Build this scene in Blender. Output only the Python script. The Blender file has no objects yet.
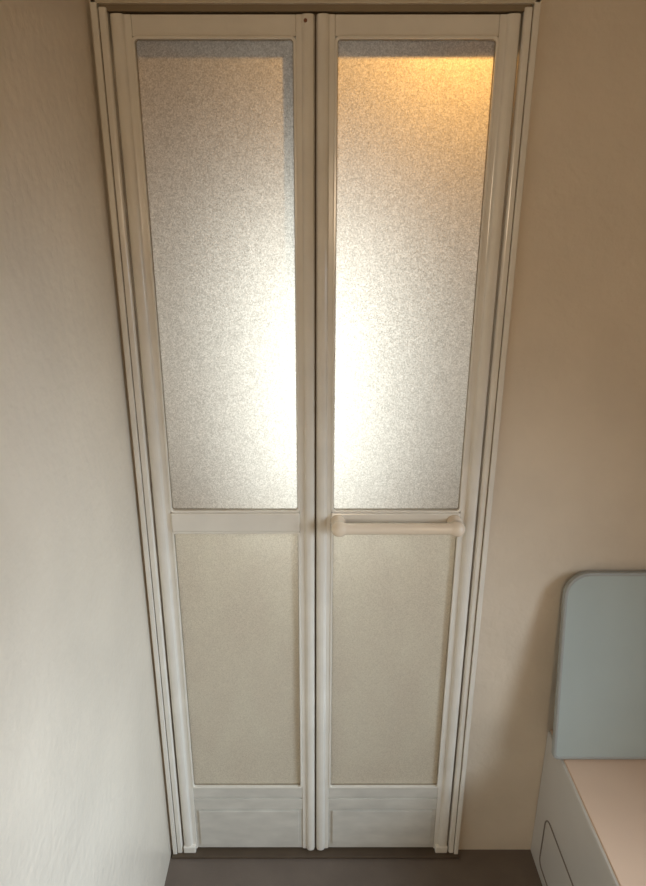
import bpy, bmesh, math
from mathutils import Vector, Matrix

scene = bpy.context.scene
scene.view_settings.view_transform = 'Standard'

# ------------------------------------------------------------ materials
def s2l(c):
    return tuple(((v/255)/12.92 if v/255 <= .04045 else ((v/255+.055)/1.055)**2.4) for v in c) + (1,)

def mat(name, rgb, rough=.5, var=.06, scale=6, bump=0, bscale=80, spec=.5, stretch=None):
    m = bpy.data.materials.new(name); m.use_nodes = True
    nt = m.node_tree; N = nt.nodes; L = nt.links
    b = N['Principled BSDF']; b.inputs['Roughness'].default_value = rough
    b.inputs['Specular IOR Level'].default_value = spec
    tc = N.new('ShaderNodeTexCoord'); mp = N.new('ShaderNodeMapping')
    L.new(tc.outputs['Object'], mp.inputs['Vector'])
    if stretch: mp.inputs['Scale'].default_value = stretch
    n = N.new('ShaderNodeTexNoise'); n.inputs['Scale'].default_value = scale
    n.inputs['Detail'].default_value = 5
    L.new(mp.outputs[0], n.inputs['Vector'])
    r = N.new('ShaderNodeValToRGB')
    c = s2l(rgb)
    r.color_ramp.elements[0].position = .3; r.color_ramp.elements[1].position = .7
    r.color_ramp.elements[0].color = tuple(v*(1-var) for v in c[:3])+(1,)
    r.color_ramp.elements[1].color = tuple(min(1, v*(1+var)) for v in c[:3])+(1,)
    L.new(n.outputs['Fac'], r.inputs['Fac']); L.new(r.outputs[0], b.inputs['Base Color'])
    if bump:
        n2 = N.new('ShaderNodeTexNoise'); n2.inputs['Scale'].default_value = bscale
        L.new(tc.outputs['Object'], n2.inputs['Vector'])
        bp = N.new('ShaderNodeBump'); bp.inputs['Strength'].default_value = bump
        bp.inputs['Distance'].default_value = .002
        L.new(n2.outputs['Fac'], bp.inputs['Height']); L.new(bp.outputs[0], b.inputs['Normal'])
    return m

M_wall = mat('wall_panel_mat', (224,213,196), .30, .07, 4, .8, 55)
M_wallr = mat('wall_panel_warm_mat', (220,206,186), .30, .07, 4, .8, 55)
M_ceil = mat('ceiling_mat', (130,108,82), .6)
M_floor = mat('floor_mat', (108,96,86), .45, .1, 10, .3, 200)
M_frame = mat('frame_vinyl_mat', (228,222,210), .20, .05, 14)
M_kick = mat('kick_panel_mat', (206,201,190), .30, .09, 14, 0, 80, .5, (1,1,2.5))
M_frame2 = mat('frame_jamb_mat', (196,184,162), .35, .05, 8)
M_gask = mat('gasket_mat', (150,138,118), .6)
M_groove = mat('groove_mat', (128,112,88), .6)
M_dark = mat('dark_track_mat', (84,70,55), .6, .1, 20)
M_handle = mat('handle_mat', (236,220,198), .25, .03, 12)
M_apron = mat('tub_apron_mat', (202,197,190), .3, .03, 5)
M_pink = mat('tub_deck_mat', (212,182,156), .4, .03, 5)
M_blue = mat('lid_blue_mat', (172,182,178), .45, .03, 6)
M_rim = mat('lid_rim_mat', (160,162,158), .4, .03, 6)
M_screw = mat('screw_mat', (120,70,40), .5)

def glass_mat(name, trans, base, lo, scale, streak):
    m = bpy.data.materials.new(name); m.use_nodes = True
    nt = m.node_tree; N = nt.nodes; L = nt.links; N.clear()
    out = N.new('ShaderNodeOutputMaterial')
    tc = N.new('ShaderNodeTexCoord')
    v = N.new('ShaderNodeTexNoise'); v.inputs['Scale'].default_value = scale; v.inputs['Detail'].default_value = 4
    v.inputs['Roughness'].default_value = .75
    L.new(tc.outputs['Object'], v.inputs['Vector'])
    r = N.new('ShaderNodeValToRGB')
    r.color_ramp.elements[0].position = .32; r.color_ramp.elements[1].position = .68
    r.color_ramp.elements[0].color = (lo,lo,lo*.94,1); r.color_ramp.elements[1].color = (1,.995,.95,1)
    L.new(v.outputs['Fac'], r.inputs['Fac'])
    mp = N.new('ShaderNodeMapping'); mp.inputs['Scale'].default_value = (10,10,4.0)
    L.new(tc.outputs['Object'], mp.inputs['Vector'])
    st = N.new('ShaderNodeTexNoise'); st.inputs['Scale'].default_value = 1.5; st.inputs['Detail'].default_value = 6
    L.new(mp.outputs[0], st.inputs['Vector'])
    r2 = N.new('ShaderNodeValToRGB')
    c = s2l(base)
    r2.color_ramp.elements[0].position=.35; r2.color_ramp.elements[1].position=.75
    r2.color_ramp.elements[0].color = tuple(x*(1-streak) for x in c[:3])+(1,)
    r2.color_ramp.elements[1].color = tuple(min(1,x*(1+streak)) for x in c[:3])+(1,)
    L.new(st.outputs['Fac'], r2.inputs['Fac'])
    bp = N.new('ShaderNodeBump'); bp.inputs['Strength'].default_value = .5; bp.inputs['Distance'].default_value = .001
    L.new(v.outputs['Fac'], bp.inputs['Height'])
    tr = N.new('ShaderNodeBsdfTranslucent'); L.new(r.outputs[0], tr.inputs['Color']); L.new(bp.outputs[0], tr.inputs['Normal'])
    pr = N.new('ShaderNodeBsdfPrincipled'); pr.inputs['Roughness'].default_value = .3
    pr.inputs['Specular IOR Level'].default_value = .2
    L.new(r2.outputs[0], pr.inputs['Base Color']); L.new(bp.outputs[0], pr.inputs['Normal'])
    mx = N.new('ShaderNodeMixShader'); mx.inputs[0].default_value = trans
    L.new(pr.outputs[0], mx.inputs[1]); L.new(tr.outputs[0], mx.inputs[2]); L.new(mx.outputs[0], out.inputs['Surface'])
    return m
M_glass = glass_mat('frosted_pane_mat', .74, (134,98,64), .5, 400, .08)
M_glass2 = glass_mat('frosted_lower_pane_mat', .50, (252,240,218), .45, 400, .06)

# ------------------------------------------------------------ mesh helpers
def obj(name, bm, m, parent=None, bevel=0, smooth=False, seg=2):
    me = bpy.data.meshes.new(name)
    bmesh.ops.recalc_face_normals(bm, faces=bm.faces)
    bm.to_mesh(me); bm.free()
    ms = m if isinstance(m, (list, tuple)) else [m]
    for k in ms: me.materials.append(k)
    o = bpy.data.objects.new(name, me); scene.collection.objects.link(o)
    if parent: o.parent = parent
    if smooth:
        for p in me.polygons: p.use_smooth = True
    if bevel:
        b = o.modifiers.new('bevel','BEVEL'); b.width = bevel; b.segments = seg; b.limit_method='ANGLE'
    return o

def addbox(bm, x0,x1,y0,y1,z0,z1, mi=0):
    vs = [bm.verts.new((x,y,z)) for x in (x0,x1) for y in (y0,y1) for z in (z0,z1)]
    for f in ((0,1,3,2),(4,6,7,5),(0,4,5,1),(2,3,7,6),(0,2,6,4),(1,5,7,3)):
        fc = bm.faces.new([vs[i] for i in f]); fc.material_index = mi

def box(name, x0,x1,y0,y1,z0,z1, m, parent=None, bevel=0):
    bm = bmesh.new(); addbox(bm,x0,x1,y0,y1,z0,z1)
    return obj(name,bm,m,parent,bevel)

def rrect(x0,x1,z0,z1, radii, n=6):
    pts=[]
    for (cx,cz,sx,sz,a0,r) in ((x0,z0,1,1,180,radii[0]),(x1,z0,-1,1,270,radii[1]),(x1,z1,-1,-1,0,radii[2]),(x0,z1,1,-1,90,radii[3])):
        for i in range(n+1):
            a = math.radians(a0+90*i/n)
            pts.append((cx+sx*r+r*math.cos(a), cz+sz*r+r*math.sin(a)))
    return pts

def ring(name, o_rect, i_rect, ro, ri, y0, y1, m, parent=None, bevel=0):
    po = rrect(*o_rect, ro); pi = rrect(*i_rect, ri)
    bm = bmesh.new(); n=len(po)
    V = [[bm.verts.new((p[0],y,p[1])) for p in P] for P in (po,pi) for y in (y0,y1)]
    for i in range(n):
        j=(i+1)%n
        of,ob,iff,ib = V
        bm.faces.new((of[i],of[j],iff[j],iff[i]))
        bm.faces.new((ob[i],ib[i],ib[j],ob[j]))
        bm.faces.new((of[i],ob[i],ob[j],of[j]))
        bm.faces.new((iff[i],iff[j],ib[j],ib[i]))
    bmesh.ops.remove_doubles(bm, verts=bm.verts, dist=1e-6)
    return obj(name,bm,m,parent,bevel)

def profile_v(name, prof, z0, z1, m, parent, smooth=False):
    bm=bmesh.new(); n=len(prof)
    a=[bm.verts.new((x,y,z0)) for x,y in prof]; b=[bm.verts.new((x,y,z1)) for x,y in prof]
    for i in range(n):
        j=(i+1)%n; bm.faces.new((a[i],a[j],b[j],b[i]))
    bm.faces.new(a); bm.faces.new(b[::-1])
    return obj(name,bm,m,parent,.0015,smooth)

def empty(name, loc=(0,0,0)):
    e=bpy.data.objects.new(name,None); e.location=loc; scene.collection.objects.link(e); return e

# ------------------------------------------------------------ room
D = 1.31            # door face distance
WF = D+.008         # wall face
XL, XR, YB, ZC = -.385, 1.32, -.75, 2.2
wd = bmesh.new()
addbox(wd, XL-.06,-.366,WF,WF+.06,0,ZC); addbox(wd,.366,XR+.06,WF,WF+.06,0,ZC); addbox(wd,-.366,.366,WF,WF+.06,1.945,ZC)
obj('wall_door', wd, M_wallr)
box('wall_left', XL-.06,XL,YB,WF,0,ZC, M_wall)
box('wall_back', XL-.06,XR+.06,YB-.06,YB,0,ZC, M_wall)
wr = bmesh.new()
wy0,wy1,wz0,wz1 = -.35,.75,.85,1.5
addbox(wr,XR,XR+.06,YB,wy0,0,ZC); addbox(wr,XR,XR+.06,wy1,WF,0,ZC)
addbox(wr,XR,XR+.06,wy0,wy1,0,wz0); addbox(wr,XR,XR+.06,wy0,wy1,wz1,ZC)
obj('wall_right', wr, M_wall)
box('floor', XL-.06,XR+.06,YB-.06,WF+1.2,-.05,0, M_floor)
box('ceiling', XL-.06,XR+.06,YB-.06,WF+.06,ZC,ZC+.05, M_ceil)

# ------------------------------------------------------------ door frame (trim)
tr = empty('trim_1')
for s,nm in ((-1,'left'),(1,'right')):
    def P(l): return [(s*x,y) for x,y in l]
    profile_v('casing_lip_'+nm, P([(.368,D-.012),(.3785,D-.012),(.3805,WF),(.368,WF+.03)]), 0, 1.957, M_frame, tr)
    profile_v('jamb_'+nm, P([(.3535,D-.004),(.3565,D-.008),(.3665,D-.008),(.3665,WF+.04),(.3535,WF+.04)]), 0, 1.947, M_frame, tr)
    profile_v('jamb_groove_'+nm, P([(.3660,D-.006),(.3685,D-.006),(.3685,WF+.03),(.3660,WF+.03)]), 0, 1.947, M_groove, tr)
box('header_lip', -.3785,.3785,D-.012,WF,1.951,1.958, M_frame2, tr, .0015)
box('header', -.3655,.3655,D-.004,WF+.055,1.941,1.951, M_groove, tr)
box('lintel', -.366,.366,D+.024,D+.047,1.898,1.945, M_frame2, tr)
box('sill', -.381,.381,D-.02,WF+.05,0,.008, M_dark, tr, .002)

# ------------------------------------------------------------ bifold door
door = empty('door_1')
for s,nm in ((-1,'left'),(1,'right')):
    def X(a,b): return (min(s*a,s*b), max(s*a,s*b))
    gi0,gi1 = X(.0375,.3125)
    rr=.006
    ring('upper_bead_'+nm,(gi0-.004,gi1+.004,1.003,1.906),(gi0+.001,gi1-.001,1.008,1.901),(.010,)*4,(rr,)*4,D-.0015,D+.012,M_frame,door,.001)
    ring('upper_gasket_'+nm,(gi0,gi1,1.007,1.902),(gi0+.0018,gi1-.0018,1.0088,1.9002),(rr,)*4,(.005,)*4,D+.005,D+.012,M_gask,door)
    ring('lower_bead_'+nm,(gi0-.004,gi1+.004,.224,.957),(gi0+.001,gi1-.001,.229,.952),(.005,)*4,(.004,)*4,D-.0015,D+.012,M_frame,door,.001)
    ring('lower_gasket_'+nm,(gi0,gi1,.228,.953),(gi0+.0018,gi1-.0018,.2298,.9512),(.004,)*4,(.003,)*4,D+.005,D+.012,M_gask,door)
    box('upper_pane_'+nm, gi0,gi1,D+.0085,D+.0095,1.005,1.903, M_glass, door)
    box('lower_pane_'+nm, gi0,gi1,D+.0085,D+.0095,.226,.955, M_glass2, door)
    def P(l): return [(s*x,y) for x,y in l]
    arc=[]
    for i in range(9):
        a=math.pi*i/8
        arc.append((.338-.011*math.cos(a), D-.0015-.006*math.sin(a)))
    profile_v('outer_stile_'+nm, P([(.3145,D),(.325,D)]+arc[0:9]+[(.351,D+.003),(.351,D+.024),(.3145,D+.024)]), .014,1.938, M_frame, door)
    profile_v('centre_stile_'+nm, P([(.0015,D+.003),(.004,D-.004),(.009,D-.0062),(.013,D-.0068),(.018,D-.0062),(.0225,D-.0035),(.0235,D-.0005),(.034,D),(.034,D+.024),(.0015,D+.024)]), .014,1.938, M_frame, door)
    a0,a1 = X(.034,.3145)
    box('top_rail_'+nm, a0,a1,D+.001,D+.022,1.905,1.938, M_frame, door,.0015)
    box('middle_rail_'+nm, a0,a1,D-.005,D+.022,.958,1.003, M_frame, door,.003)
    bm=bmesh.new()
    addbox(bm,a0,a1,D+.001,D+.022,.190,.225)
    addbox(bm,a0,a1,D+.004,D+.022,.186,.190)
    addbox(bm,a0,a1,D+.001,D+.022,.150,.186)
    addbox(bm,a0,a1,D+.005,D+.022,.146,.150)
    addbox(bm,a0+.010,a1-.010,D-.001,D+.022,.030,.146)
    addbox(bm,a0,a1,D+.003,D+.022,.014,.1465)
    obj('bottom_rail_'+nm,bm,M_kick,door,.0012)
    c0,c1=X(.318,.351)
    box('foot_cap_'+nm,c0,c1,D-.010,D+.02,.008,.030,M_frame,door,.003)
bm=bmesh.new(); bmesh.ops.create_cone(bm,cap_ends=True,segments=20,radius1=.0032,radius2=.0028,depth=.003,matrix=Matrix.Translation((-.017,D-.0075,1.927))@Matrix.Rotation(math.pi/2,4,'X'))
obj('screw',bm,M_screw,door)
box('centre_seal', -.0022,.0022,D+.004,D+.02,.014,1.938, M_dark, door)

# handle
hy, hz = D-.040, .984
def lathe_x(name, pts, y,z, m, parent, n=28):
    bm=bmesh.new(); rings=[]
    for x,r in pts:
        rings.append([bm.verts.new((x,y+r*math.cos(2*math.pi*i/n),z+r*math.sin(2*math.pi*i/n))) for i in range(n)])
    for a,b in zip(rings,rings[1:]):
        for i in range(n):
            j=(i+1)%n; bm.faces.new((a[i],a[j],b[j],b[i]))
    bm.faces.new(rings[0]); bm.faces.new(rings[-1][::-1])
    return obj(name,bm,m,parent,0,True)
hx0,hx1=.033,.318
pts=[]
for i in range(8):
    a=math.pi/2*i/7; pts.append((hx0+.0165-.0165*math.cos(a),.0005+.0165*math.sin(a)))
pts+=[(hx0+.023,.0165),(hx0+.029,.0134),(hx0+.033,.0122)]
pts+=[(hx1-(x-hx0),r) for x,r in pts[::-1]]
lathe_x('handle_bar',pts,hy,hz,M_handle,door)
for k,hx in enumerate((hx0+.0165,hx1-.0165)):
    bm=bmesh.new(); n=24; rings=[]
    for yy,r in ((hy,.0115),(hy+.015,.011),(hy+.024,.012),(hy+.031,.0155),(hy+.0375,.017)):
        rings.append([bm.verts.new((hx+r*math.cos(2*math.pi*i/n),yy,hz+r*math.sin(2*math.pi*i/n))) for i in range(n)])
    for a,b in zip(rings,rings[1:]):
        for i in range(n):
            j=(i+1)%n; bm.faces.new((a[i],a[j],b[j],b[i]))
    bm.faces.new(rings[-1]); obj('handle_bracket_%d'%(k+1),bm,M_handle,door,0,True)

# ------------------------------------------------------------ bathtub
tub = empty('bathtub')
TX, TH, TY0 = .576, .405, -.72
bm=bmesh.new()
addbox(bm,TX,TX+.03,TY0,WF-.001,.0,TH)
obj('apron',bm,M_apron,tub,.005)
cu=bpy.data.curves.new('apron_moulding','CURVE'); cu.dimensions='3D'; cu.bevel_depth=.0022; cu.bevel_resolution=3
pp=[(TX-.0003,a,b) for a,b in rrect(-.5,1.25,.04,.20,(.02,.02,.03,.03),8)]
sp=cu.splines.new('POLY'); sp.points.add(len(pp)-1); sp.use_cyclic_u=True
for q,p in zip(sp.points,pp): q.co=(*p,1)
co=bpy.data.objects.new('apron_moulding',cu); scene.collection.objects.link(co); co.parent=tub
cu.materials.append(mat('moulding_mat',(120,108,98),.4))
def deck():
    po = rrect(TX+.006,XR-.002,TY0,WF-.001,(.001,)*4); 
    pi = rrect(TX+.17,XR-.10,TY0+.12,WF-.26,(.12,)*4)
    pb = rrect(TX+.24,XR-.17,TY0+.22,WF-.36,(.12,)*4)
    bm=bmesh.new(); n=len(po)
    lv=[[bm.verts.new((x,y,z)) for x,y in P] for P,z in ((po,TH-.03),(po,TH+.003),(pi,TH+.003),(pb,.06))]
    for A,B in zip(lv,lv[1:]):
        for i in range(n):
            j=(i+1)%n; bm.faces.new((A[i],A[j],B[j],B[i]))
    bm.faces.new(lv[-1])
    return obj('deck_and_basin',bm,M_pink,tub,.004,False,3)
deck()

# ------------------------------------------------------------ standing bath lid (blue)
lid = empty('bath_lid',(0,0,0))
W,H=.70,.460
def slab(name,P,y0,y1,m,bev):
    bm=bmesh.new(); a=[bm.verts.new((x,y0,z)) for x,z in P]; b=[bm.verts.new((x,y1,z)) for x,z in P]
    n=len(P)
    for i in range(n):
        j=(i+1)%n; bm.faces.new((a[i],a[j],b[j],b[i]))
    bm.faces.new(a[::-1]); bm.faces.new(b)
    return obj(name,bm,m,lid,bev,False,3)
slab('core',rrect(.005,W-.005,.005,H-.005,(.01,.01,.05,.05),10),-.0065,.0065,M_blue,.001)
ring('edge_rim',(0,W,0,H),(.008,W-.008,.008,H-.008),(.012,.012,.055,.055),(.006,.006,.048,.048),-.008,.008,M_rim,lid,.003)
tilt=math.atan2(.075,H)
lid.location=(.555,1.2235,TH+.0045); lid.rotation_euler=(-tilt,0,0)

# ------------------------------------------------------------ bathroom window (right wall)
win = empty('window_1')
bm=bmesh.new()
for a in ((wy0,wy0+.03,wz0,wz1),(wy1-.03,wy1,wz0,wz1),(wy0,wy1,wz0,wz0+.03),(wy0,wy1,wz1-.03,wz1),((wy0+wy1)/2-.015,(wy0+wy1)/2+.015,wz0,wz1)):
    addbox(bm,XR+.01,XR+.05,a[0],a[1],a[2],a[3])
obj('window_frame',bm,M_frame,win)

# ------------------------------------------------------------ lights
def area(name,loc,rot,sx,sy,power,col,spread=180):
    l=bpy.data.lights.new(name,'AREA'); l.shape='RECTANGLE'; l.size=sx; l.size_y=sy; l.energy=power; l.color=col
    l.spread=math.radians(spread)
    o=bpy.data.objects.new(name,l); o.location=loc; o.rotation_euler=rot; scene.collection.objects.link(o); return o
def aim(o,t):
    o.rotation_euler=(Vector(t)-o.location).to_track_quat('-Z','Y').to_euler()
wl=area('window_daylight',(XR-.01,(wy0+wy1)/2,(wz0+wz1)/2),(0,0,0),1.0,.6,10.5,(.70,.85,1.0),80)
aim(wl,(XL,.60,.30))
# added warm fill by the back wall, for stile highlights and upper walls
area('back_warm_fill',(.10,YB+.02,1.62),(math.radians(90),0,0),.10,.30,6.0,(1,.77,.52))
# room beyond the door
area('hall_window_light',(0,D+.255,1.29),(math.radians(-90),0,0),.12,.60,4.8,(.97,1.0,.99))
l=bpy.data.lights.new('hall_bulb','POINT'); l.energy=10; l.color=(1,.50,.12); l.shadow_soft_size=.010
o=bpy.data.objects.new('hall_bulb',l); o.location=(.25,D+.190,1.99); scene.collection.objects.link(o)

w=bpy.data.worlds.new('world'); scene.world=w; w.use_nodes=True
w.node_tree.nodes['Background'].inputs[0].default_value=(1,.60,.34,1)
w.node_tree.nodes['Background'].inputs[1].default_value=.14

# ------------------------------------------------------------ camera
c=bpy.data.cameras.new('camera'); co=bpy.data.objects.new('camera',c); scene.collection.objects.link(co)
c.sensor_width=36; c.lens=665/886*36; c.shift_x=7.5/886; c.clip_start=.02
co.location=(0,0,1.63); co.rotation_euler=(math.radians(90-19.6),0,0)
scene.camera=co
